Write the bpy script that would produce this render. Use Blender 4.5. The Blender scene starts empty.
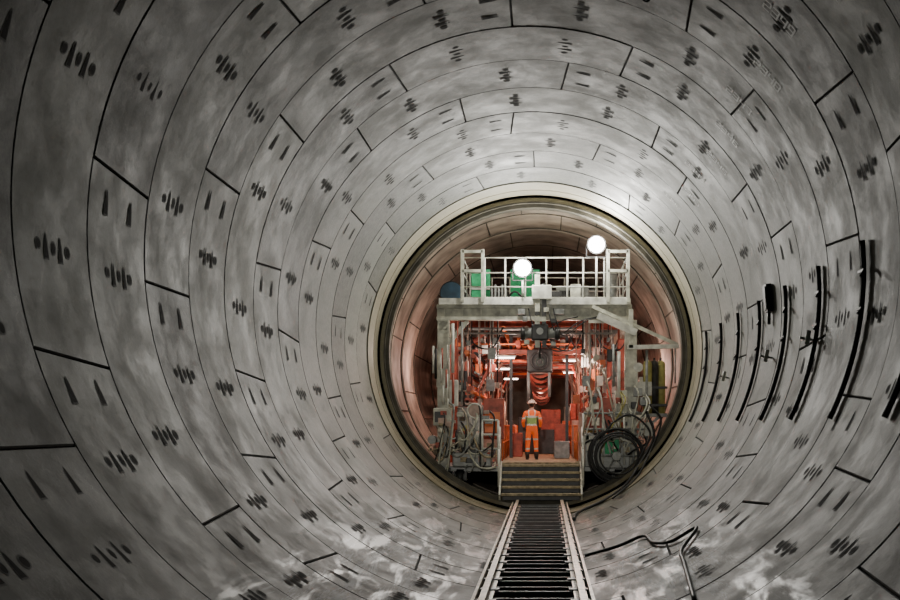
import bpy, bmesh, math, random
from mathutils import Vector, Matrix
random.seed(7)
R=4.4
scene=bpy.context.scene
pi=math.pi

# ---------------------------------------------------------------- materials
def newmat(name):
    m=bpy.data.materials.new(name); m.use_nodes=True
    nt=m.node_tree; b=nt.nodes['Principled BSDF']
    return m,nt,b
def mat(name,col,rough=.5,metal=0.0,var=.35,scale=6.0,emit=None,estr=0,bump=.05):
    m,nt,b=newmat(name)
    tc=nt.nodes.new('ShaderNodeTexCoord')
    n=nt.nodes.new('ShaderNodeTexNoise'); n.inputs['Scale'].default_value=scale; n.inputs['Detail'].default_value=6
    nt.links.new(tc.outputs['Object'],n.inputs['Vector'])
    r=nt.nodes.new('ShaderNodeValToRGB')
    r.color_ramp.elements[0].position=.32; r.color_ramp.elements[1].position=.68
    r.color_ramp.elements[0].color=(*[c*(1-var) for c in col],1)
    r.color_ramp.elements[1].color=(*[min(1,c*(1+var*.5)) for c in col],1)
    nt.links.new(n.outputs['Fac'],r.inputs['Fac'])
    nt.links.new(r.outputs['Color'],b.inputs['Base Color'])
    b.inputs['Roughness'].default_value=rough; b.inputs['Metallic'].default_value=metal
    if bump:
        bp=nt.nodes.new('ShaderNodeBump'); bp.inputs['Strength'].default_value=bump; bp.inputs['Distance'].default_value=.02
        nt.links.new(n.outputs['Fac'],bp.inputs['Height']); nt.links.new(bp.outputs['Normal'],b.inputs['Normal'])
    if emit:
        b.inputs['Emission Color'].default_value=(*emit,1); b.inputs['Emission Strength'].default_value=estr
    return m

def concrete(name,dark,light,use_attr=True):
    m,nt,b=newmat(name); L=nt.links.new; N=nt.nodes.new
    tc=N('ShaderNodeTexCoord')
    def noise(scale,detail,rough=.5,vec=None,dist=0):
        n=N('ShaderNodeTexNoise'); n.inputs['Scale'].default_value=scale; n.inputs['Detail'].default_value=detail
        n.inputs['Roughness'].default_value=rough; n.inputs['Distortion'].default_value=dist
        L(vec or tc.outputs['Object'],n.inputs['Vector']); return n.outputs['Fac']
    def mapping(sc):
        mp=N('ShaderNodeMapping'); mp.inputs['Scale'].default_value=sc; L(tc.outputs['Object'],mp.inputs['Vector']); return mp.outputs['Vector']
    def rng(v,a,bb,c=0,d=1):
        r=N('ShaderNodeMapRange')
        for k,x in (('From Min',a),('From Max',bb),('To Min',c),('To Max',d)): r.inputs[k].default_value=x
        L(v,r.inputs['Value']); return r.outputs['Result']
    def math_(op,a,bb,clamp=False):
        x=N('ShaderNodeMath'); x.operation=op; x.use_clamp=clamp
        for i,v in enumerate((a,bb)):
            if isinstance(v,(int,float)): x.inputs[i].default_value=v
            else: L(v,x.inputs[i])
        return x.outputs[0]
    n1=noise(1.3,9,.7); n2=noise(11,9,.8); n3=noise(1.3,6,.5,mapping((3,.5,3)),.6)
    t=math_('MULTIPLY',n1,.42)
    t=math_('ADD',t,math_('MULTIPLY',n2,.65))
    t=math_('ADD',t,math_('MULTIPLY',n3,.14))
    if use_attr:
        at=N('ShaderNodeAttribute'); at.attribute_name='seg_tone'
        t=math_('ADD',t,math_('MULTIPLY',at.outputs['Fac'],.55))
    sc=noise(2.2,2,.5,None,3.5); scd=math_('ABSOLUTE',math_('SUBTRACT',sc,.5),0)
    scm=math_('MULTIPLY',rng(scd,.006,0),rng(noise(.8,3),.50,.60))
    t=math_('ADD',t,math_('MULTIPLY',scm,.30))
    t=math_('SUBTRACT',t,.25)
    cr=N('ShaderNodeValToRGB'); e=cr.color_ramp.elements
    e[0].position=.0; e[0].color=(*dark,1); e[1].position=.74; e[1].color=(*light,1)
    L(t,cr.inputs['Fac'])
    sx=N('ShaderNodeSeparateXYZ'); L(tc.outputs['Object'],sx.inputs[0])
    low=rng(sx.outputs['Z'],-1.8,-3.5)
    n4=noise(1.5,8,.6,mapping((1.6,.35,1.6)))
    grime=math_('MULTIPLY',low,rng(n4,.38,.62,.6,.95))
    mx=N('ShaderNodeMix'); mx.data_type='RGBA'; L(grime,mx.inputs['Factor']); L(cr.outputs['Color'],mx.inputs[6])
    mx.inputs[7].default_value=(dark[0]*1.25,dark[1]*1.12,dark[2]*.95,1)
    # lamp sheen on the wet invert flanks, painted in as pale colour
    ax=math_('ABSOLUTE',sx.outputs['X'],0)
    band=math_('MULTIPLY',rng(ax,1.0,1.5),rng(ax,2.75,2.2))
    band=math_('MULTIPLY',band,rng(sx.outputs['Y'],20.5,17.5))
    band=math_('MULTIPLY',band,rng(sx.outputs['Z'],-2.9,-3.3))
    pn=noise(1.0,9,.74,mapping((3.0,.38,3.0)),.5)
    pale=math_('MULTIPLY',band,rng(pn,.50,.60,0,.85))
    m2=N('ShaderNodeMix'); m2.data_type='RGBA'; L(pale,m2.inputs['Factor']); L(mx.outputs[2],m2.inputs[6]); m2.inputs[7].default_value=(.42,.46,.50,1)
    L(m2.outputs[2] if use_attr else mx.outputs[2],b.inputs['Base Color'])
    wetp=math_('MULTIPLY',rng(sx.outputs['Z'],-3.2,-3.7),rng(noise(1.2,6,.6,mapping((2.4,.5,2.4)),.5),.52,.62))
    rm=N('ShaderNodeMix'); rm.data_type='FLOAT'; L(wetp,rm.inputs[0]); L(rng(n1,.35,.65,.52,.70),rm.inputs[2]); rm.inputs[3].default_value=.34
    L(rm.outputs[0],b.inputs['Roughness'])
    sp=N('ShaderNodeMix'); sp.data_type='FLOAT'; L(wetp,sp.inputs[0]); sp.inputs[2].default_value=.30; sp.inputs[3].default_value=.40
    L(sp.outputs[0],b.inputs['Specular IOR Level'])
    bp=N('ShaderNodeBump'); bp.inputs['Strength'].default_value=.15; bp.inputs['Distance'].default_value=.01
    L(noise(30,4),bp.inputs['Height']); L(bp.outputs['Normal'],b.inputs['Normal'])
    return m

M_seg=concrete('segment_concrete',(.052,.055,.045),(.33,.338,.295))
M_plain=concrete('plain_concrete',(.12,.11,.075),(.34,.315,.235),False)
M_joint=mat('joint_gasket',(.014,.014,.013),.8)
M_edge=mat('segment_chamfer',(.085,.087,.078),.75)
M_hole=mat('pocket_dark',(.014,.014,.013),.9)
M_skin=mat('shield_steel_skin',(.40,.34,.28),.7,.0,.45,1.6)
M_seal=mat('seal_ring_steel',(.075,.068,.05),.8,.0,.5,3)
M_white=mat('white_paint',(.66,.66,.60),.45,0,.35,5)
M_cream=mat('cream_steel',(.55,.55,.46),.45,.0,.5,4)
M_grey=mat('grey_steel',(.28,.29,.28),.42,.1,.4,6)
M_dark=mat('dark_steel',(.045,.045,.045),.45,.3,.4,6)
M_rub=mat('black_rubber',(.012,.012,.013),.5,0,.2,8)
M_red=mat('red_steel',(.38,.075,.045),.5,0,.5,5)
M_pink=mat('pink_steel',(.52,.36,.30),.5,0,.4,5)
M_orange=mat('orange_paint',(.72,.18,.06),.5,0,.25,5)
M_yel=mat('yellow_paint',(.42,.38,.12),.5,0,.35,6)
M_green=mat('green_sheet',(.03,.42,.17),.6,0,.3,8)
M_blue=mat('blue_drum_paint',(.03,.09,.16),.45,0,.3,5)
M_wood=mat('timber',(.40,.33,.21),.7,0,.5,9)
M_rail=mat('rail_steel',(.42,.37,.29),.35,.3,.5,7)
M_lamp=mat('lamp_glass',(1,1,1),.3,0,0,1,(1,.97,.92),150,0)
M_lampw=mat('tube_lamp',(1,1,1),.3,0,0,1,(1,.86,.76),10,0)
M_paint=mat('stencil_paint',(.50,.51,.48),.6)

# ---------------------------------------------------------------- builder
class B:
    def __init__(s,name,mats,parent=None):
        s.bm=bmesh.new(); s.name=name; s.mats=mats; s.parent=parent
    def _tag(s,faces,m,smooth=False):
        for f in faces: f.material_index=s.mats.index(m); f.smooth=smooth
    def box(s,x0,x1,y0,y1,z0,z1,m,rot=None,bev=0):
        c=Vector(((x0+x1)/2,(y0+y1)/2,(z0+z1)/2)); d=(abs(x1-x0),abs(y1-y0),abs(z1-z0))
        mt=Matrix.Translation(c)@(rot if rot else Matrix.Identity(4))@Matrix.Diagonal((*d,1))
        r=bmesh.ops.create_cube(s.bm,size=1,matrix=mt)
        fs=set(f for v in r['verts'] for f in v.link_faces); s._tag(fs,m)
        if bev:
            es=set(e for v in r['verts'] for e in v.link_edges)
            rr=bmesh.ops.bevel(s.bm,geom=list(es),offset=bev,segments=2,affect='EDGES',profile=.5)
            s._tag(rr['faces'],m)
    def bar(s,a,b,w,h,m):
        a=Vector(a);b=Vector(b);d=b-a
        q=d.to_track_quat('Y','Z').to_matrix().to_4x4()
        mt=Matrix.Translation((a+b)/2)@q@Matrix.Diagonal((w,d.length,h,1))
        r=bmesh.ops.create_cube(s.bm,size=1,matrix=mt)
        s._tag(set(f for v in r['verts'] for f in v.link_faces),m)
    def cyl(s,a,b,r,m,r2=None,seg=14):
        a=Vector(a);b=Vector(b);d=b-a
        q=d.to_track_quat('Z','Y').to_matrix().to_4x4()
        res=bmesh.ops.create_cone(s.bm,cap_ends=True,segments=seg,radius1=r,radius2=r if r2 is None else r2,depth=d.length,matrix=Matrix.Translation((a+b)/2)@q)
        fs=set(f for v in res['verts'] for f in v.link_faces)
        for f in fs: f.material_index=s.mats.index(m); f.smooth=len(f.verts)==4
    def sph(s,c,r,m,sc=(1,1,1)):
        res=bmesh.ops.create_uvsphere(s.bm,u_segments=18,v_segments=12,radius=r,matrix=Matrix.Translation(c)@Matrix.Diagonal((*sc,1)))
        s._tag(set(f for v in res['verts'] for f in v.link_faces),m,True)
    def tube(s,pts,r,m,seg=8,n=8,closed=False):
        P=[Vector(p) for p in pts]; out=[]
        if len(P)==2 or n==1: out=P
        else:
            Q=([P[-1]]+P+[P[0],P[1]]) if closed else ([P[0]*2-P[1]]+P+[P[-1]*2-P[-2]])
            for i in range(1,len(Q)-2):
                for k in range(n):
                    t=k/n;p0,p1,p2,p3=Q[i-1:i+3]
                    out.append(.5*((2*p1)+(p2-p0)*t+(2*p0-5*p1+4*p2-p3)*t*t+(3*p1-p0-3*p2+p3)*t**3))
            if not closed: out.append(P[-1])
        rings=[];prev=None
        for i,p in enumerate(out):
            if closed: t=out[(i+1)%len(out)]-out[i-1]
            else: t=out[min(i+1,len(out)-1)]-out[max(i-1,0)]
            t.normalize()
            if prev is None:
                u=t.cross(Vector((0,0,1)))
                if u.length<.1: u=t.cross(Vector((1,0,0)))
            else: u=prev-t*prev.dot(t)
            u.normalize(); prev=u; v=t.cross(u)
            rings.append([s.bm.verts.new(p+(u*math.cos(2*pi*k/seg)+v*math.sin(2*pi*k/seg))*r) for k in range(seg)])
        nr=len(rings)
        for i in range(nr if closed else nr-1):
            A=rings[i];C=rings[(i+1)%nr]
            for k in range(seg):
                f=s.bm.faces.new((A[k],A[(k+1)%seg],C[(k+1)%seg],C[k])); f.smooth=True; f.material_index=s.mats.index(m)
        if not closed:
            for q in (rings[0],rings[-1]):
                f=s.bm.faces.new(q); f.material_index=s.mats.index(m)
    def ring(s,c,rad,r,m,axis='y',seg=8,n=40):
        pts=[]
        for k in range(n):
            a=2*pi*k/n; u,v=math.cos(a)*rad,math.sin(a)*rad
            pts.append({'y':(c[0]+u,c[1],c[2]+v),'x':(c[0],c[1]+u,c[2]+v),'z':(c[0]+u,c[1]+v,c[2])}[axis])
        s.tube(pts,r,m,seg,1,True)
    def done(s):
        me=bpy.data.meshes.new(s.name); s.bm.normal_update(); s.bm.to_mesh(me); s.bm.free()
        for m in s.mats: me.materials.append(m)
        o=bpy.data.objects.new(s.name,me); scene.collection.objects.link(o)
        if s.parent: o.parent=s.parent
        return o
def empty(name,loc=(0,0,0)):
    o=bpy.data.objects.new(name,None); o.location=loc; scene.collection.objects.link(o); return o
def pol(th,y,r): return Vector((r*math.cos(th),y,r*math.sin(th)))

# ---------------------------------------------------------------- tunnel lining
Y_END=28.8; L=1.6
DIG={'0':'abcdef','1':'bc','2':'abged','3':'abgcd','4':'fgbc','5':'afgcd','6':'afgedc','7':'abc','8':'abcdefg','9':'abcfgd'}
SEG={'a':((0,2),(1,2)),'b':((1,2),(1,1)),'c':((1,1),(1,0)),'d':((0,0),(1,0)),'e':((0,0),(0,1)),'f':((0,1),(0,2)),'g':((0,1),(1,1))}
def lining():
    bm=bmesh.new(); lay=bm.faces.layers.float.new('seg_tone')
    nseg=7; da=2*pi/nseg
    def quad(vs,mi,tone,smooth=False):
        f=bm.faces.new([bm.verts.new(v) if isinstance(v,Vector) else v for v in vs]); f.material_index=mi; f[lay]=tone; f.smooth=smooth
    def patch(th,y,lc,ly,kind):
        def outline(sc):
            pts=[]
            if kind=='dot':
                for k in range(12):
                    a=2*pi*k/12; pts.append((math.cos(a)*lc/2*sc,math.sin(a)*ly/2*sc))
            else:
                pts=[(-lc/2,-ly*.5),(-lc/2,ly*.5),(0,ly*.40),(lc*.42,ly*.16),(lc/2,0),(lc*.42,-ly*.16),(0,-ly*.40)]
                pts=[(a*(1+(sc-1)*.5),b*sc) for a,b in pts]
                if kind=='slotr': pts=[(-a,b) for a,b in pts]
            return pts
        for sc,rr,mi in ((1.0,R-.0075,3),(.75,R-.0085,1)):
            vs=[bm.verts.new(pol(th+a/R,y+b,rr)) for a,b in outline(sc)]
            f=bm.faces.new(vs); f.material_index=mi; f[lay]=0
    def label(txt,th,y,h):
        w=h*.5; cx=0
        for ch in txt:
            for sgm in DIG[ch]:
                (ax,ay),(bx,by)=SEG[sgm]
                a=((cx+ax*w*.9),ay*h/2); c=((cx+bx*w*.9),by*h/2); t=h*.06
                u0,u1=sorted((a[0],c[0])); v0,v1=sorted((a[1],c[1])); u0-=t;u1+=t;v0-=t;v1+=t
                quad([pol(th-u/R,y-v,R-.009) for u,v in ((u0,v0),(u1,v0),(u1,v1),(u0,v1))],4,0)
            cx+=w*1.35
    nr=22
    for i in range(nr):
        y1=Y_END-i*L; y0=y1-L
        base=(0.13+ (i%2)*da*.5 + random.uniform(-.10,.10))+ (da*.25 if (i//2)%2 else 0)
        ring_tone=random.uniform(-.12,.12)
        sl=[random.choice((-.012,0,.012)) for _ in range(nseg)]
        for j in range(nseg):
            a0=base+j*da; a1=a0+da; tone=ring_tone+random.uniform(-.4,.4)
            g=.006; c=.014; st=16; zin=R+random.uniform(-.006,.004)
            def th(t,yf,mar):
                s0=a0+sl[j]*(yf-.5)*2; s1=a1+sl[(j+1)%nseg]*(yf-.5)*2
                s0+=mar/R; s1-=mar/R
                return s0+(s1-s0)*t
            rows=[]
            for (mar,rr) in ((g+c,zin),(g,zin+c*1.2),(g,R+.07)):
                for yf,yy in ((0,y0+mar),(1,y1-mar)):
                    rows.append([(th(k/st,yf,mar),yy,rr) for k in range(st+1)])
            A0=[bm.verts.new(pol(*p)) for p in rows[0]];A1=[bm.verts.new(pol(*p)) for p in rows[1]]
            for k in range(st): quad((A0[k],A0[k+1],A1[k+1],A1[k]),0,tone,True)
            for lvl in (0,1):
                a,b,c0,d=[ [pol(*p) for p in rows[lvl*2+q]] for q in (0,1,2,3)]
                mi=3 if lvl==0 else 2
                for k in range(st):
                    quad((a[k],a[k+1],c0[k+1],c0[k]),mi,tone+.1); quad((b[k],b[k+1],d[k+1],d[k]),mi,tone+.1)
                quad((a[0],b[0],d[0],c0[0]),mi,tone); quad((a[-1],b[-1],d[-1],c0[-1]),mi,tone)
            ym=(y0+y1)/2
            for fr in (.27,.73):
                t0=a0+da*fr
                kind='slot' if math.cos(t0)>0 else 'slotr'
                for off,kd,lc,ly in ((-.40,'dot',.12,.12),(-.20,kind,.26,.10),(0,'dot',.14,.10),(.18,kind,.26,.10),(.38,'dot',.13,.13)):
                    patch(t0,ym+off*.8,lc,ly*.95,kd)
            for ja,sg in ((a0,1),(a1,-1)):
                down = (math.cos(ja)<0 and sg>0) or (math.cos(ja)>0 and sg<0)
                if not down: continue
                for off in (-.36,.30):
                    patch(ja+sg*.33/R,ym+off,.28,.12,'slotr' if sg>0 else 'slot')
        if 1<i<14: label(str(2340+i),.80+random.uniform(-.06,.06),ym+.1,.21)
    me=bpy.data.meshes.new('wall_tunnel_lining'); bm.to_mesh(me); bm.free()
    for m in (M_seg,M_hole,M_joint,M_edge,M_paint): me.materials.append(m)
    o=bpy.data.objects.new('wall_tunnel_lining',me); scene.collection.objects.link(o)
lining()
def surf(name,prof,m,seg=128):
    bm=bmesh.new(); rings=[]
    for y,r in prof: rings.append([bm.verts.new(pol(2*pi*k/seg,y,r)) for k in range(seg)])
    for i in range(len(rings)-1):
        for k in range(seg):
            f=bm.faces.new((rings[i][k],rings[i][(k+1)%seg],rings[i+1][(k+1)%seg],rings[i+1][k])); f.smooth=True
    me=bpy.data.meshes.new(name); bm.to_mesh(me); bm.free(); me.materials.append(m)
    try: me.set_sharp_from_angle(angle=.5)
    except Exception: pass
    o=bpy.data.objects.new(name,me); scene.collection.objects.link(o); return o
surf('wall_joint_backing',[(-6.5,R+.055),(28.85,R+.055)],M_joint)
surf('wall_plain_collar',[(28.8,R+.055),(28.8,R-.03),(29.7,R-.03),(29.7,R-.01),(29.76,R-.01),(29.76,R-.03),(30.4,R-.03),(30.4,R-.2)],M_plain)
surf('wall_seal_ring',[(30.4,R+.02),(30.4,R-.10),(30.6,R-.12),(30.62,R-.20),(30.72,R-.20),(30.74,R-.30),(31.1,R-.30),(31.1,R+.1),],M_seal)
surf('wall_shield_skin',[(31.1,R+.0),(33.2,R),(33.2,R+.06),(36,R+.06),(36,R),(39,R),(39,R+.1),(60,R+.1),(60,.05)],M_skin)
b=B('wall_shield_seams',[M_seal])
for y0,y1,rr,ph in ((31.15,33.2,R,.1),(33.25,35.95,R+.05,.35),(36.05,39,R,.2),(39.1,46,R+.09,.4)):
    for k in range(12):
        a=ph+2*pi*k/12; b.bar(pol(a,y0,rr-.004),pol(a,y1,rr-.004),.03,.03,M_seal)
    b.ring((0,y1-.03,0),rr-.005,.025,M_seal,'y',6,96)
b.done()

# ---------------------------------------------------------------- track
tx=.12; TZ=-4.02
b=B('railway_track',[M_rail,M_dark,M_grey])
for sx in (-.60,.60):
    x=tx+sx
    b.box(x-.04,x+.04,1,30.1,TZ-.045,TZ,M_rail)
    b.box(x-.012,x+.012,1,30.1,TZ-.13,TZ-.045,M_dark)
    b.box(x-.085,x+.085,1,30.1,TZ-.15,TZ-.13,M_rail)
    xo=x+(.13 if sx>0 else -.13)
    b.box(xo-.02,xo+.02,1,30.1,TZ-.17,TZ-.06,M_rail)
y=1.2
while y<30:
    b.box(tx-.76,tx+.76,y-.12,y+.12,TZ-.23,TZ-.15,M_dark)
    b.box(tx-.50,tx+.50,y-.12,y-.095,TZ-.15,TZ-.135,M_grey)
    b.box(tx-.50,tx+.50,y+.09,y+.12,TZ-.15,TZ-.11,M_dark)
    for sx in (-.6,.6):
        b.box(tx+sx-.14,tx+sx+.14,y-.07,y+.07,TZ-.15,TZ-.115,M_dark)
        xx=tx+sx*1.05; zz=-math.sqrt(R*R-xx*xx)
        b.box(xx-.07,xx+.07,y-.07,y+.07,zz+.01,TZ-.2,M_dark)
    y+=.95
b.box(tx-.56,tx+.5,1,30.1,-4.32,-4.27,M_dark)
b.done()

# ---------------------------------------------------------------- wall brackets
for k in range(8):
    y=14.1+2.28*(k-1)
    b=B('cable_bracket_bar',[M_rub,M_dark,M_white])
    th0=math.asin(.39/R); th1=math.asin(-1.92/R)
    pts=[pol(th0+(th1-th0)*q/12,y,R-.052) for q in range(13)]
    b.tube(pts,.036,M_rub,8,2)
    for q in (2.0,4.5):
        t=th0+(th1-th0)*q/12
        b.bar(pol(t,y-.12,R-.08),pol(t,y+.12,R-.08),.03,.03,M_rub)
        b.bar(pol(t,y-.12,R-.08),pol(t-.02,y-.12,R-.13),.03,.03,M_rub)
    b.done()
for (th,y) in ((-.16,16.6),(-.18,19.6),(-.22,24.0)):
    b=B('pipe_hanger_clamp',[M_grey,M_dark,M_white])
    b.bar(pol(th,y,R-.012),pol(th,y,R-.24),.035,.035,M_grey); b.bar(pol(th,y-.2,R-.16),pol(th,y+.2,R-.16),.035,.035,M_white)
    b.cyl(pol(th-.025,y-.2,R-.16),pol(th+.025,y-.2,R-.16),.035,M_white)
    b.done()
b=B('junction_box',[M_rub,M_dark,M_grey])
t=.075
b.bar(pol(t,20,R-.02),pol(t,20,R-.12),.26,.50,M_rub)
b.bar(pol(t,20,R-.12),pol(t,20,R-.14),.20,.42,M_dark)
b.cyl(pol(t-.06,20,R-.06),pol(t-.11,20,R-.06),.03,M_dark)
b.done()
for (th,y) in ((1.17,15.2),(2.0,12.8)):
    b=B('lifting_anchor',[M_rub,M_dark])
    b.cyl(pol(th,y,R-.012),pol(th,y,R-.06),.09,M_rub); b.cyl(pol(th,y,R-.05),pol(th,y,R-.14),.04,M_dark)
    b.ring(pol(th,y,R-.14),.05,.016,M_rub,'y',6,16); b.done()

# ---------------------------------------------------------------- gantry
G=empty('tunnel_boring_machine_gantry')
ALL=[M_white,M_cream,M_grey,M_dark,M_rub,M_red,M_pink,M_orange,M_yel,M_green,M_blue,M_wood,M_lampw,M_rail]
F=31.4
b=B('portal_frames',ALL,G)
for i in range(8):
    y=F+i*3.0; m=M_cream if i==0 else (M_red if i%2 else M_grey)
    for sx in (-2.64,2.72):
        b.box(sx-.17,sx+.17,y,y+.3,-3.25,1.02,m,bev=.012)
        b.box(sx-.19,sx+.19,y-.04,y-.01,-.9,-.4,m)
        b.box(sx-.22,sx+.22,y-.03,y+.33,-3.3,-3.2,M_dark)
    b.box(-2.83,2.75,y,y+.3,1.02,1.12,m); b.box(-2.83,2.75,y+.12,y+.18,1.12,1.36,m); b.box(-2.83,2.75,y,y+.3,1.36,1.46,m)
    if i:
        b.box(-2.5,2.5,y+.05,y+.2,.25,.38,M_red)
        b.bar((-2.5,y+.1,.2),(-1.5,y+.1,1.0),.1,.1,m); b.bar((2.5,y+.1,.2),(1.5,y+.1,1.0),.1,.1,m)
for x in [-2.6+ .52*k for k in range(11)]: b.box(x-.02,x+.02,F+.02,F+.12,1.12,1.36,M_cream)
for sx in (-2.64,2.72):
    b.box(sx-.12,sx+.12,F,54,.72,1.0,M_cream)
    b.box(sx-.15,sx+.15,F-.3,54,-3.45,-3.15,M_grey)
b.bar((-2.5,F+.1,.35),(-1.95,F+.1,1.0),.12,.12,M_cream)
b.done()

b=B('upper_deck',ALL,G)
b.box(-2.75,2.7,F-.15,50,1.46,1.52,M_grey)
b.box(-2.75,2.7,F-.2,F-.15,1.44,1.62,M_white)
for k in range(24): b.box(-2.7,2.65,F+.4+k*.8,F+.47+k*.8,1.38,1.46,M_red)
b.done()
b=B('deck_handrails',ALL,G)
posts=[-2.08,-1.45,-.87,-.3,.3,.9,1.35,1.95,2.6]
for yy in (F-.1,F+4.2):
    for x in posts: b.cyl((x,yy,1.5),(x,yy,2.78),.026,M_white)
    for z in (1.95,2.35,2.78): b.cyl((-2.08,yy,z),(2.6,yy,z),.02,M_white)
    b.box(-2.08,2.6,yy-.01,yy+.01,1.52,1.66,M_white)
for x in (-2.08,2.6):
    for z in (1.95,2.35,2.78): b.cyl((x,F-.1,z),(x,F+12,z),.022,M_white)
    for k in range(9): b.cyl((x,F+k*1.5,1.5),(x,F+k*1.5,2.78),.022,M_white)
for x0,x1 in ((-2.08,-1.5),(2.05,2.62)):
    b.box(x0-.045,x0+.045,F-.25,F-.15,1.5,3.0,M_cream); b.box(x1-.045,x1+.045,F-.25,F-.15,1.5,3.0,M_cream)
    b.box(x0,x1,F-.25,F-.15,2.35,2.43,M_cream); b.box(x0,x1,F-.25,F-.15,2.9,2.98,M_cream)
b.done()
b=B('deck_equipment',ALL,G)
b.box(-1.9,-1.35,F+1.0,F+1.03,1.55,2.6,M_green); b.box(-.75,.1,F+1.0,F+1.03,1.55,2.6,M_green)
b.box(-1.9,-1.35,F+.96,F+1.0,2.0,2.06,M_white)
b.cyl((-2.45,F+.5,1.85),(-2.45,F+1.9,1.85),.32,M_blue); b.ring((-2.45,F+.55,1.85),.32,.03,M_rub)
b.box(.6,1.6,F+2,F+3.2,1.55,2.25,M_grey,bev=.03); b.box(.7,1.1,F+1.97,F+2,1.7,2.1,M_dark)
b.box(1.2,2.0,F+5,F+7,1.55,2.5,M_grey); b.box(-1.2,.2,F+6,F+9,1.55,2.35,M_cream,bev=.03)
b.cyl((2.2,F+.8,1.52),(2.2,F+.8,2.5),.17,M_grey)
for k in range(5): b.box(-1.3+k*.1,-1.25+k*.1,F+.5,F+.9,1.52,2.0+.1*(k%2),M_grey)
b.box(.25,.75,F+.5,F+.9,1.52,1.9,M_dark,bev=.02); b.box(1.0,1.3,F+.4,F+.7,1.52,2.1,M_cream,bev=.02)
b.tube([(-.9,F+.3,1.56),(-.6,F+.2,1.85),(-.2,F+.3,1.56),(.2,F+.2,1.8),(.6,F+.3,1.56)],.03,M_rub)
b.done()

b=B('hoist_unit',ALL,G)
b.box(-.02,.12,F-.5,F-.3,.2,2.25,M_cream); b.box(.18,.3,F-.5,F-.3,.2,2.0,M_dark)
b.box(-.1,.45,F-.55,F-.2,1.55,1.95,M_white,bev=.02)
b.box(-.12,.36,F-.6,F-.1,.4,.85,M_dark,bev=.04)
b.cyl((-.35,F-.35,.6),(.65,F-.35,.6),.15,M_grey); b.cyl((-.42,F-.35,.6),(-.3,F-.35,.6),.19,M_dark); b.cyl((.55,F-.35,.6),(.68,F-.35,.6),.19,M_dark)
b.cyl((.12,F-.62,.65),(.12,F-.5,.65),.10,M_grey); b.box(-.05,.3,F-.64,F-.58,.92,1.05,M_cream)
b.cyl((.12,F-.35,.35),(.12,F-.35,-.1),.04,M_dark); b.ring((.12,F-.35,-.2),.1,.03,M_grey)
b.box(-.5,-.3,F-.4,F,1.15,1.3,M_grey); b.box(.5,.8,F-.4,F,1.15,1.3,M_grey)
for x in (-.2,.35,.5): b.tube([(x,F-.4,1.3),(x+.1,F-.5,.9),(x+.3,F-.4,.55),(x+.9,F-.3,.95),(x+1.4,F-.1,1.1)],.018,M_rub)
for k,(x,z) in enumerate(((-.3,1.0),(.5,.95),(-.25,.35),(.5,.3),(.05,1.15),(.3,1.25))): b.box(x-.07,x+.07,F-.55,F-.3,z-.06,z+.06,(M_grey,M_dark,M_cream)[k%3],bev=.01)
b.done()

b=B('side_jib_arm',ALL,G)
b.bar((1.6,F-.25,1.38),(4.0,F-.25,.30),.07,.10,M_cream)
b.bar((2.6,F-.25,.22),(4.05,F-.25,.25),.12,.12,M_white)
b.bar((1.75,F-.3,1.12),(2.85,F-.3,.62),.12,.20,M_white)
b.bar((1.5,F-.25,.95),(2.7,F-.25,.93),.08,.08,M_cream)
b.bar((2.7,F-.25,1.3),(2.7,F-.25,.2),.12,.12,M_cream)
b.cyl((3.95,F-.25,.3),(3.95,F-.25,-.8),.02,M_grey)
b.cyl((2.35,F-.3,.1),(2.35,F-.3,-1.7),.05,M_white); b.cyl((2.2,F-.35,.3),(2.2,F-.35,-.9),.035,M_grey)
b.cyl((3.15,F-.2,.15),(3.15,F-.2,-2.4),.04,M_grey)
b.box(2.98,3.55,F+.2,F+.7,-.75,-.6,M_white)
b.done()
b=B('gas_bottle_rack',ALL,G)
for k,m in enumerate((M_yel,M_dark,M_yel)):
    x=3.2+.2*k; b.cyl((x,F+.1+.1*k,-1.65),(x,F+.1+.1*k,-.25),.13,m); b.sph((x,F+.1+.1*k,-.25),.13,m); b.cyl((x,F+.1+.1*k,-.2),(x,F+.1+.1*k,-.05),.03,M_dark)
b.box(3.0,3.75,F-.05,F+.5,-1.75,-1.65,M_grey); b.box(3.0,3.75,F-.1,F-.05,-.95,-.88,M_dark); b.box(3.0,3.75,F-.1,F-.05,-1.45,-1.38,M_dark)
b.bar((3.6,F+.2,-1.7),(2.9,F+.2,-2.3),.08,.08,M_grey)
b.done()

b=B('lower_deck',ALL,G)
b.box(-1.0,1.28,F,54,-3.12,-3.045,M_wood)
b.box(-2.5,-1.0,F,54,-3.3,-3.16,M_grey); b.box(1.28,2.6,F,54,-3.3,-3.16,M_grey)
for k in range(8):
    for sx in (-.9,1.15): b.box(sx-.06,sx+.06,F+.1+k*3,F+.3+k*3,-4.2,-3.12,M_dark)
b.done()
b=B('bogie_wheels',ALL,G)
for sx in (-2.15,2.35):
    for yy in (F-.1,F+1.0,F+6,F+7):
        b.cyl((sx-.10,yy,-3.46),(sx+.10,yy,-3.46),.22,M_rub,seg=24); b.cyl((sx-.14,yy,-3.46),(sx+.14,yy,-3.46),.1,M_grey)
    b.box(sx-.2,sx-.14,F-.3,F+1.3,-3.55,-3.3,M_dark); b.box(sx+.14,sx+.2,F-.3,F+1.3,-3.55,-3.3,M_dark)
b.done()
b=B('access_steps',ALL,G)
for k in range(5):
    z=-3.1-.19*k; yy=F-.05-.26*k
    b.box(-.94,1.26,yy-.25,yy,z-.06,z,M_wood)
    b.box(-.9,1.22,yy-.02,yy,z-.19,z-.06,M_dark)
for x in (-.98,1.27):
    b.bar((x,F,-3.1),(x,F-1.3,-3.96),.05,.2,M_cream)
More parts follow.
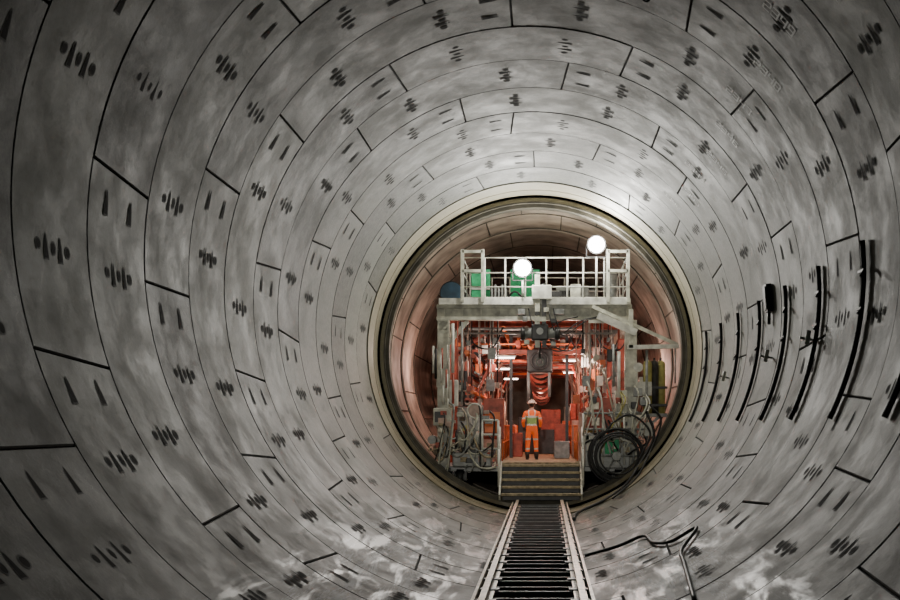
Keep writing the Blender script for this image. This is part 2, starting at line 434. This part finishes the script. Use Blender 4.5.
for x in (-1.02,1.32):
    for yy,z in ((F-.05,-3.1),(F-.9,-3.7)): b.cyl((x,yy,z),(x,yy,z+1.05),.03,M_white)
    b.cyl((x,F-.05,-2.05),(x,F-.9,-2.65),.03,M_white); b.cyl((x,F-.05,-2.5),(x,F-.9,-3.1),.025,M_white)
b.done()
b=B('left_pump_station',ALL,G)
b.box(-2.35,-1.25,F-.35,F+.6,-3.16,-2.75,M_grey,bev=.03)
b.cyl((-2.2,F-.2,-2.4),(-1.5,F-.2,-2.4),.24,M_cream,seg=20); b.cyl((-2.27,F-.2,-2.4),(-2.2,F-.2,-2.4),.28,M_dark,seg=20)
b.box(-2.0,-1.7,F-.3,F,-2.8,-2.6,M_dark)
b.cyl((-1.75,F+.3,-2.8),(-1.75,F+.3,-1.7),.18,M_grey); b.sph((-1.75,F+.3,-1.7),.18,M_grey)
b.cyl((-1.72,F-.42,-1.58),(-1.72,F-.3,-1.58),.2,M_pink,seg=24); b.ring((-1.72,F-.42,-1.58),.2,.025,M_white); b.cyl((-1.72,F-.36,-1.75),(-1.72,F-.36,-2.7),.03,M_white)
b.box(-1.55,-.95,F+.8,F+1.5,-2.4,-1.2,M_red,bev=.02); b.box(-1.5,-1.05,F+.77,F+.8,-2.2,-1.6,M_orange)
for x in (-1.5,-1.05): b.cyl((x,F-.5,-3.1),(x,F-.5,-1.85),.035,M_white)
for z in (-1.85,-2.25,-2.65): b.cyl((-1.5,F-.5,z),(-1.05,F-.5,z),.03,M_white)
b.box(-2.9,-2.4,F-.3,F+.2,-2.0,-1.5,M_cream,bev=.02); b.box(-2.85,-2.55,F-.34,F-.3,-1.9,-1.6,M_dark)
b.box(-2.45,-2.2,F-.25,F-.05,-1.45,-.7,M_white,bev=.02)
b.cyl((-2.35,F-.2,-.5),(-2.35,F-.2,.9),.045,M_white); b.cyl((-2.1,F-.1,-1.4),(-2.1,F-.1,.95),.03,M_grey); b.cyl((-2.22,F-.15,-1.4),(-2.22,F-.15,.95),.02,M_red)
b.cyl((-2.9,F-.1,-2.7),(-2.3,F-.1,-2.7),.14,M_rail); b.cyl((-2.95,F-.2,-2.4),(-2.95,F+.6,-2.4),.12,M_grey)
random.seed(3)
for k in range(26):
    x0=random.uniform(-2.8,-1.3); x1=x0+random.uniform(-.5,.9); z0=random.uniform(-3,-1.3); z1=random.uniform(-3.1,-2.2)
    x1=max(-2.95,min(-1.1,x1))
    b.tube([(x0,F-.25,z0),(x0+.15,F-.5,z0-.25),((x0+x1)/2,F-.55,min(z0,z1)-.12),(x1-.05,F-.5,z1-.15),(x1,F-.3,z1)],random.choice((.016,.022,.028)),random.choice((M_rub,M_rub,M_grey,M_rail,M_cream,M_wood)))
for k in range(34):
    x=random.uniform(-2.8,-1.2); z=random.uniform(-3.0,-1.6); s=random.uniform(.04,.12)
    b.box(x-s,x+s,F-.4,F-.1,z-s*.7,z+s*.7,random.choice((M_grey,M_dark,M_cream,M_rail,M_wood,M_pink,M_red)),bev=.01)
for k in range(10):
    x=random.uniform(-2.9,-2.3); z=random.uniform(-1.4,.9)
    b.cyl((x,F-.25,z),(x,F-.25,z-random.uniform(.3,.9)),random.uniform(.02,.04),random.choice((M_white,M_grey,M_red,M_rub)),seg=8)
b.done()
b=B('right_cable_reel',ALL,G)
c=(2.26,F-.55,-2.85)
for k,(r,t) in enumerate(((.78,.03),(.72,.035),(.66,.028),(.74,.022),(.60,.026),(.53,.022))):
    b.ring((c[0]+.03*(k%3),c[1]-.06*k+.1,c[2]+.03*(k%2)),r,t,M_rub)
b.ring((c[0],c[1]+.15,c[2]),.5,.03,M_grey); b.cyl((c[0],c[1]-.2,c[2]),(c[0],c[1]+.3,c[2]),.12,M_grey,seg=20)
for a in range(6):
    t=a*pi/3; b.cyl((c[0],c[1]+.15,c[2]),(c[0]+.7*math.cos(t),c[1]+.15,c[2]+.7*math.sin(t)),.022,M_grey)
b.box(c[0]-.5,c[0]+.4,c[1]+.3,c[1]+.6,-3.2,-2.3,M_grey,bev=.02); b.box(c[0]-.3,c[0]+.1,c[1]+.27,c[1]+.3,-2.8,-2.4,M_green)
b.tube([(2.9,F-.7,-2.9),(3.2,F-.7,-2.2),(2.7,F-.6,-1.7),(2.2,F-.5,-1.9),(1.8,F-.5,-2.4)],.03,M_rub)
b.done()
b=B('right_control_station',ALL,G)
b.box(1.4,1.95,F-.2,F+.4,-3.16,-2.2,M_grey,bev=.02); b.box(1.45,1.85,F-.25,F-.2,-2.7,-2.3,M_cream)
b.box(1.5,2.2,F+.1,F+.7,-2.1,-1.2,M_red,bev=.02); b.box(2.25,2.6,F-.25,F,-1.9,-1.0,M_cream,bev=.02)
b.box(2.95,3.35,F-.3,F+.1,-2.3,-1.9,M_white,bev=.02); b.box(2.9,3.3,F-.2,F+.3,-1.15,-.75,M_white,bev=.02)
b.cyl((2.9,F-.35,-.35),(2.9,F-.25,-.35),.13,M_white,seg=20)
for x in (1.35,1.9,2.5): b.cyl((x,F-.35,-3.1),(x,F-.35,-1.65),.03,M_white)
for z in (-1.65,-2.1): b.cyl((1.35,F-.35,z),(3.1,F-.35,z),.03,M_grey)
random.seed(9)
for k in range(26):
    x0=random.uniform(1.4,3.2); x1=min(3.0,max(1.3,x0+random.uniform(-.7,.7))); z0=random.uniform(-2.2,-.4); z1=random.uniform(-2.9,-2.2)
    b.tube([(x0,F-.25,z0),(x0+.1,F-.45,z0-.3),((x0+x1)/2,F-.5,(z0+z1)/2-.15),(x1,F-.3,z1)],random.choice((.015,.02,.026)),random.choice((M_rub,M_cream,M_grey,M_rail,M_yel,M_white)))
for k in range(34):
    x=random.uniform(1.4,3.1); z=random.uniform(-2.8,-.9); s=random.uniform(.04,.12)
    b.box(x-s,x+s,F-.35,F-.1,z-s,z+s,random.choice((M_grey,M_dark,M_cream,M_white,M_rail,M_wood,M_red)),bev=.01)
b.done()

b=B('interior_services',ALL,G)
random.seed(21)
for k in range(34):
    x=random.uniform(-2.4,2.4); z=random.uniform(.42,1.0) if abs(x)<1.4 else random.uniform(-.6,.9)
    r=random.uniform(.03,.11); ya=F+random.uniform(.3,6); yb=ya+random.uniform(6,16)
    b.cyl((x,ya,z),(x,min(yb,54),z),r,random.choice((M_red,M_pink,M_grey,M_red,M_orange,M_cream,M_dark,M_white)),seg=10)
for sx in (-1,1):
    for k in range(12):
        x=sx*random.uniform(1.7,2.4)+.04; z=random.uniform(-2.9,.3); r=random.uniform(.03,.09)
        b.cyl((x,F+.5,z),(x,54,z),r,random.choice((M_red,M_pink,M_grey,M_orange,M_cream)),seg=10)
    for k in range(16):
        x=sx*random.uniform(1.35,2.1); y=F+1.5+k*1.35; h=random.uniform(.6,2.1); w=random.uniform(.2,.42)
        b.box(x-w,x+w,y,y+random.uniform(.4,1.1),-3.16,-3.16+h,random.choice((M_red,M_grey,M_pink,M_dark,M_orange,M_cream,M_red)),bev=.02)
        b.cyl((x,y+.2,-3.1+h),(x,y+.2,.9),.03,random.choice((M_red,M_grey,M_pink)),seg=8)
        if k%2: b.bar((sx*2.4,y,-2.2),(sx*1.3,y+.4,.3),.07,.07,random.choice((M_red,M_pink)))
        if k%3==0: b.cyl((x,y-.1,-3.16+h*.6),(x,y,-3.16+h*.6),.15,random.choice((M_white,M_yel,M_dark)),seg=16)
    for k in range(20):
        x=sx*random.uniform(1.1,2.4); y=F+random.uniform(.6,2.5); z=random.uniform(-1.6,.6); s=random.uniform(.04,.13)
        b.box(x-s,x+s,y,y+.25,z-s*1.4,z+s*1.4,random.choice((M_white,M_pink,M_grey,M_red,M_dark,M_orange)),bev=.01)
        b.cyl((x,y+.1,z),(x,y+.1,1.2),.018,random.choice((M_white,M_pink,M_rub)),seg=6)
for k in range(30):
    y=F+.8+k*.75; z=random.choice((.5,.7,.9,.3)); x0=random.uniform(-2.4,-.6); x1=random.uniform(.4,2.4)
    b.cyl((x0,y,z),(x1,y,z),random.uniform(.02,.05),random.choice((M_red,M_pink,M_grey,M_orange)),seg=8)
for x in (-1.0,1.22):
    for z in (-2.0,-2.5): b.cyl((x,F+1.2,z),(x,52,z),.025,M_orange,seg=8)
    for k in range(14): b.cyl((x,F+1.2+k*1.5,-3.05),(x,F+1.2+k*1.5,-2.0),.025,M_orange,seg=8)
for k in range(12):
    x0=random.uniform(-2.2,1.8); y=F+random.uniform(.5,8)
    b.tube([(x0,y,.9),(x0+.3,y,.35),(x0+.8,y,.3),(x0+1.1,y,.9)],.022,M_rub)
for k,(x,y,w,h,m) in enumerate(((.8,F+3.6,.25,.55,M_grey),(-.7,F+5.5,.2,.8,M_red),(.2,F+9,.6,.9,M_dark),(.8,F+7,.2,1.1,M_red),(-.5,F+12,.3,1.4,M_dark),(.5,F+13.5,.4,1.7,M_red))):
    b.box(x-w,x+w,y,y+.6,-3.045,-3.045+h,m,bev=.02)
b.done()
b=B('screw_conveyor',ALL,G)
b.cyl((.1,F+3,.1),(.1,54,-.6),.33,M_dark,seg=24)
for k in range(9):
    t=k/8; b.cyl((.1,F+3+19.5*t,.1-.7*t),(.1,F+3.12+19.5*t,.1-.7*t),.42,M_red,seg=24)
b.box(-.3,.5,F+2.8,F+3.6,-.35,.4,M_dark,bev=.06); b.ring((.1,F+2.78,.02),.26,.04,M_dark); b.cyl((.1,F+2.7,.02),(.1,F+2.8,.02),.12,M_dark)
b.cyl((-.25,F+2.9,-.3),(-.25,F+2.9,-1.3),.05,M_grey); b.cyl((.4,F+2.9,-.3),(.4,F+2.9,-1.1),.05,M_grey)
b.box(-.88,-.78,F+4,F+4.1,-3.04,.9,M_dark); b.box(.92,1.02,F+4,F+4.1,-3.04,.9,M_dark)
b.done()
b=B('work_light_tubes',ALL,G)
for (x,y,z) in ((-1.0,F+3.5,.15),(1.2,F+6,.2),(-1.3,F+9.5,.1),(1.3,F+12.5,.1),(-1.2,F+16,0)):
    b.cyl((x-.3,y,z),(x+.3,y,z),.025,M_lampw,seg=10); b.box(x-.35,x+.35,y,y+.08,z+.03,z+.08,M_white)
b.done()

def light(name,typ,loc,e,col,parent=None,**kw):
    l=bpy.data.lights.new(name,typ); l.energy=e; l.color=col
    for k,v in kw.items(): setattr(l,k,v)
    o=bpy.data.objects.new(name,l); o.location=loc; scene.collection.objects.link(o)
    if parent: o.parent=parent
    return o
for i,(x,y,z,e) in enumerate(((-.37,F-.35,2.45,1.0),(1.72,F-.3,3.12,1.0))):
    P=empty('floodlight')
    b=B('lamp_body',[M_dark,M_lamp,M_white],P)
    b.cyl((x,y,z),(x,y+.16,z),.27,M_dark,r2=.16,seg=28)
    b.sph((x,y-.02,z),.22,M_lamp,(1,.35,1))
    b.bar((x-.28,y+.08,z),(x-.28,y+.08,z-.34),.03,.03,M_dark); b.bar((x+.28,y+.08,z),(x+.28,y+.08,z-.34),.03,.03,M_dark); b.bar((x-.28,y+.08,z-.34),(x+.28,y+.08,z-.34),.03,.03,M_dark)
    b.cyl((x,y+.08,z-.34),(x,y+.08,1.66),.03,M_white)
    b.done()
    o=light('lamp_beam','AREA',(x,y-.14,z),210*e,(1,.985,.92),P,shape='DISK',size=.4)
    o.rotation_euler=(math.radians(-90),0,0)
    light('lamp_spill','POINT',(x,y-.55,z+.1),190*e,(1,.97,.88),P,shadow_soft_size=.12)
for k,(x,y,z,e,c) in enumerate((( -.9,F+1.6,.0,90,(1,.76,.66)),(1.3,F+1.6,-.2,80,(1,.74,.64)),(1.3,F+4.5,-.2,100,(1,.52,.38)),(-1.2,F+7,-.3,130,(1,.44,.32)),(1.1,F+11,-.3,150,(1,.40,.28)),(0,F+16,-1.2,170,(1,.47,.34)),
    (-3.5,F+1.5,.3,65,(1,.80,.68)),(3.6,F+2.0,.9,60,(1,.84,.72)),(-3.4,F+6,0,110,(1,.64,.54)),(3.6,F+7,0,110,(1,.64,.54)),(.3,F+2.5,3.3,60,(1,.90,.74)))):
    light('service_light','POINT',(x,y,z),e,c,G,shadow_soft_size=.1)
light('unseen_fill','POINT',(-1.5,-1.0,2.6),36,(.82,.97,1),None,shadow_soft_size=.35)  # unseen fill points added behind the camera to lift the near walls
light('unseen_fill','POINT',(1.0,-3.0,2.8),20,(.82,.97,1),None,shadow_soft_size=.35)
o=light('gantry_fill_spot','SPOT',(-.6,-4,.5),6500,(1,.96,.86),None,shadow_soft_size=.3,spot_size=math.radians(19),spot_blend=.9)  # unseen spot added behind the camera to brighten the gantry front
o.rotation_euler=(Vector((0,F,-.9))-Vector((-.6,-4,.5))).to_track_quat('-Z','Y').to_euler()

b=B('floor_cable',[M_rub])
def onfloor(x,y,h=.06): return (x,y,-math.sqrt(R*R-x*x)+h)
b.tube([onfloor(.95,19.0),onfloor(1.5,19.0),onfloor(1.95,18.9),onfloor(2.0,17.6),onfloor(2.2,16.8),onfloor(2.55,16.6),onfloor(2.2,15.6),onfloor(2.1,14.5),onfloor(1.9,12)],.028,M_rub)
b.done()
b=B('trailing_hose',[M_rub])
b.tube([(3.1,F-.6,-1.6),(3.3,F-.7,-2.3),onfloor(2.8,F-1.0,.2),onfloor(2.4,F-1.8,.07),onfloor(1.8,F-2.6),onfloor(1.1,F-3.5),onfloor(.95,F-5)],.04,M_rub)
b.tube([(3.2,F-.6,-1.4),(3.5,F-.7,-1.9),onfloor(3.1,F-1.0,.25),onfloor(2.7,F-1.9,.07),onfloor(2.0,F-3.2)],.03,M_rub)
b.done()

# ---------------------------------------------------------------- worker
W=empty('construction_worker',(-.14,33.9,-3.04))
M_hv=mat('hi_vis_orange',(.95,.16,.03),.7,0,.15,14,(.95,.16,.03),.15)
M_lime=mat('hi_vis_lime',(.30,.50,.16),.7,0,.1,14)
M_refl=mat('reflective_tape',(.75,.76,.72),.35)
M_helm=mat('helmet_plastic',(.88,.66,.55),.3)
M_face=mat('skin_tone',(.55,.32,.24),.55)
M_boot=mat('boot_leather',(.03,.025,.02),.6)
M_hair=mat('hair_brown',(.05,.03,.02),.8)
M_glove=mat('glove',(.06,.06,.06),.7)
def skinmesh(name,verts,edges,radii,sub=2):
    me=bpy.data.meshes.new(name); me.from_pydata(verts,edges,[])
    o=bpy.data.objects.new(name,me); scene.collection.objects.link(o)
    o.modifiers.new('s','SKIN')
    for i,r in enumerate(radii):
        o.data.skin_vertices[0].data[i].radius=r if isinstance(r,tuple) else (r,r)
    o.data.skin_vertices[0].data[0].use_root=True
    m=o.modifiers.new('d','SUBSURF'); m.levels=sub; m.render_levels=sub
    dg=bpy.context.evaluated_depsgraph_get()
    nm=bpy.data.meshes.new_from_object(o.evaluated_get(dg)); bpy.data.objects.remove(o)
    for p in nm.polygons: p.use_smooth=True
    o=bpy.data.objects.new(name,nm); scene.collection.objects.link(o); o.parent=W
    return o
V=[(0,0,.95),(0,0,1.12),(0,.01,1.30),(0,0,1.43),(0,.01,1.53),(0,.02,1.60)]
Rr=[(.165,.12),(.155,.115),(.185,.13),(.15,.10),.065,.058]
E=[(0,1),(1,2),(2,3),(3,4),(4,5)]
for s in (-1,1):
    n=len(V); V+=[(s*.19,0,1.42),(s*.275,-.03,1.15),(s*.25,.17,1.0)]; Rr+=[.082,.06,.043]; E+=[(3,n),(n,n+1),(n+1,n+2)]
    n=len(V); V+=[(s*.095,0,.86),(s*.125,.03 if s>0 else -.02,.49),(s*.14,0 if s>0 else -.08,.10)]; Rr+=[.105,.078,.062]; E+=[(0,n),(n,n+1),(n+1,n+2)]
body=skinmesh('body_clothed',V,E,Rr,3)
for m in (M_hv,M_lime,M_refl,M_face): body.data.materials.append(m)
for p in body.data.polygons:
    c=p.center; i=0; arm=abs(c.x)>.205
    if c.z>1.52: i=3
    elif not arm:
        if 1.04<c.z<1.09 or 1.29<c.z<1.34: i=2
        elif 1.09<=c.z<=1.29: i=1
        elif c.z>1.34 and .07<abs(c.x)<.115: i=2
        elif .60<c.z<.65 or .30<c.z<.35 : i=2
    elif arm and 1.24<c.z<1.29: i=2
    p.material_index=i
b=B('head',[M_face,M_hair],W)
b.sph((0,.03,1.69),.105,M_face,(.78,.95,1.15)); b.sph((0,.012,1.70),.105,M_hair,(.8,.9,1.05))
b.sph((-.085,.03,1.68),.028,M_face,(.5,1,1.3)); b.sph((.085,.03,1.68),.028,M_face,(.5,1,1.3))
b.cyl((0,.12,1.69),(0,.155,1.665),.012,M_face,.018); b.box(-.025,.025,.122,.13,1.625,1.632,M_hair)
for s in (-1,1): b.sph((s*.035,.122,1.71),.012,M_hair)
b.done()
b=B('hard_hat',[M_helm,M_refl],W)
res=bmesh.ops.create_uvsphere(b.bm,u_segments=24,v_segments=14,radius=.135,matrix=Matrix.Translation((0,.02,1.735))@Matrix.Diagonal((.9,1.05,.85,1)))
bmesh.ops.delete(b.bm,geom=[v for v in res['verts'] if v.co.z<1.73],context='VERTS')
for f in b.bm.faces: f.smooth=True
b.cyl((0,.03,1.728),(0,.03,1.74),.15,M_helm,seg=28); b.box(-.012,.012,-.08,.12,1.84,1.86,M_helm)
b.done()
for s in (-1,1):
    b=B('boot',[M_boot],W)
    by=0 if s>0 else -.08
    b.cyl((s*.14,by,.04),(s*.14,by,.24),.062,M_boot,.072)
    b.sph((s*.145,by+.07,.05),.06,M_boot,(.85,2.1,.85)); b.box(s*.145-.05,s*.145+.05,by-.07,by+.19,0,.03,M_boot,bev=.01)
    b.done()
    hv=[(s*.25,.17,1.0),(s*.245,.21,.975),(s*.235,.25,.95)]; hr=[.03,(.04,.02),(.042,.018)]; he=[(0,1),(1,2)]
    hand=skinmesh('hand',hv,he,hr,2); hand.data.materials.append(M_glove)
    b=B('fingers',[M_glove],W)
    for k,ln in enumerate((.9,1.05,1.0,.8)):
        x=s*(.205+.02*k); p=Vector((x,.255,.945))
        b.tube([p,p+Vector((0,.035*ln,-.012)),p+Vector((0,.05*ln,-.045*ln)),p+Vector((0,.035*ln,-.07*ln))],.0095,M_glove,6,4)
    b.tube([(s*.215,.2,.975),(s*.185,.22,.965),(s*.175,.25,.945)],.011,M_glove,6,4)
    b.done()

# ---------------------------------------------------------------- world, camera
w=bpy.data.worlds.new('World'); scene.world=w; w.use_nodes=True
nt=w.node_tree
nt.nodes['Background'].inputs['Color'].default_value=(.45,.62,.7,1); nt.nodes['Background'].inputs['Strength'].default_value=.02
cam=bpy.data.cameras.new('Camera'); co=bpy.data.objects.new('Camera',cam); scene.collection.objects.link(co)
co.location=(.264,0,-1.98); co.rotation_euler=(pi/2,0,0)
cam.lens=44; cam.sensor_width=36; cam.shift_x=-95/900; cam.shift_y=125/900; cam.clip_end=200
scene.camera=co
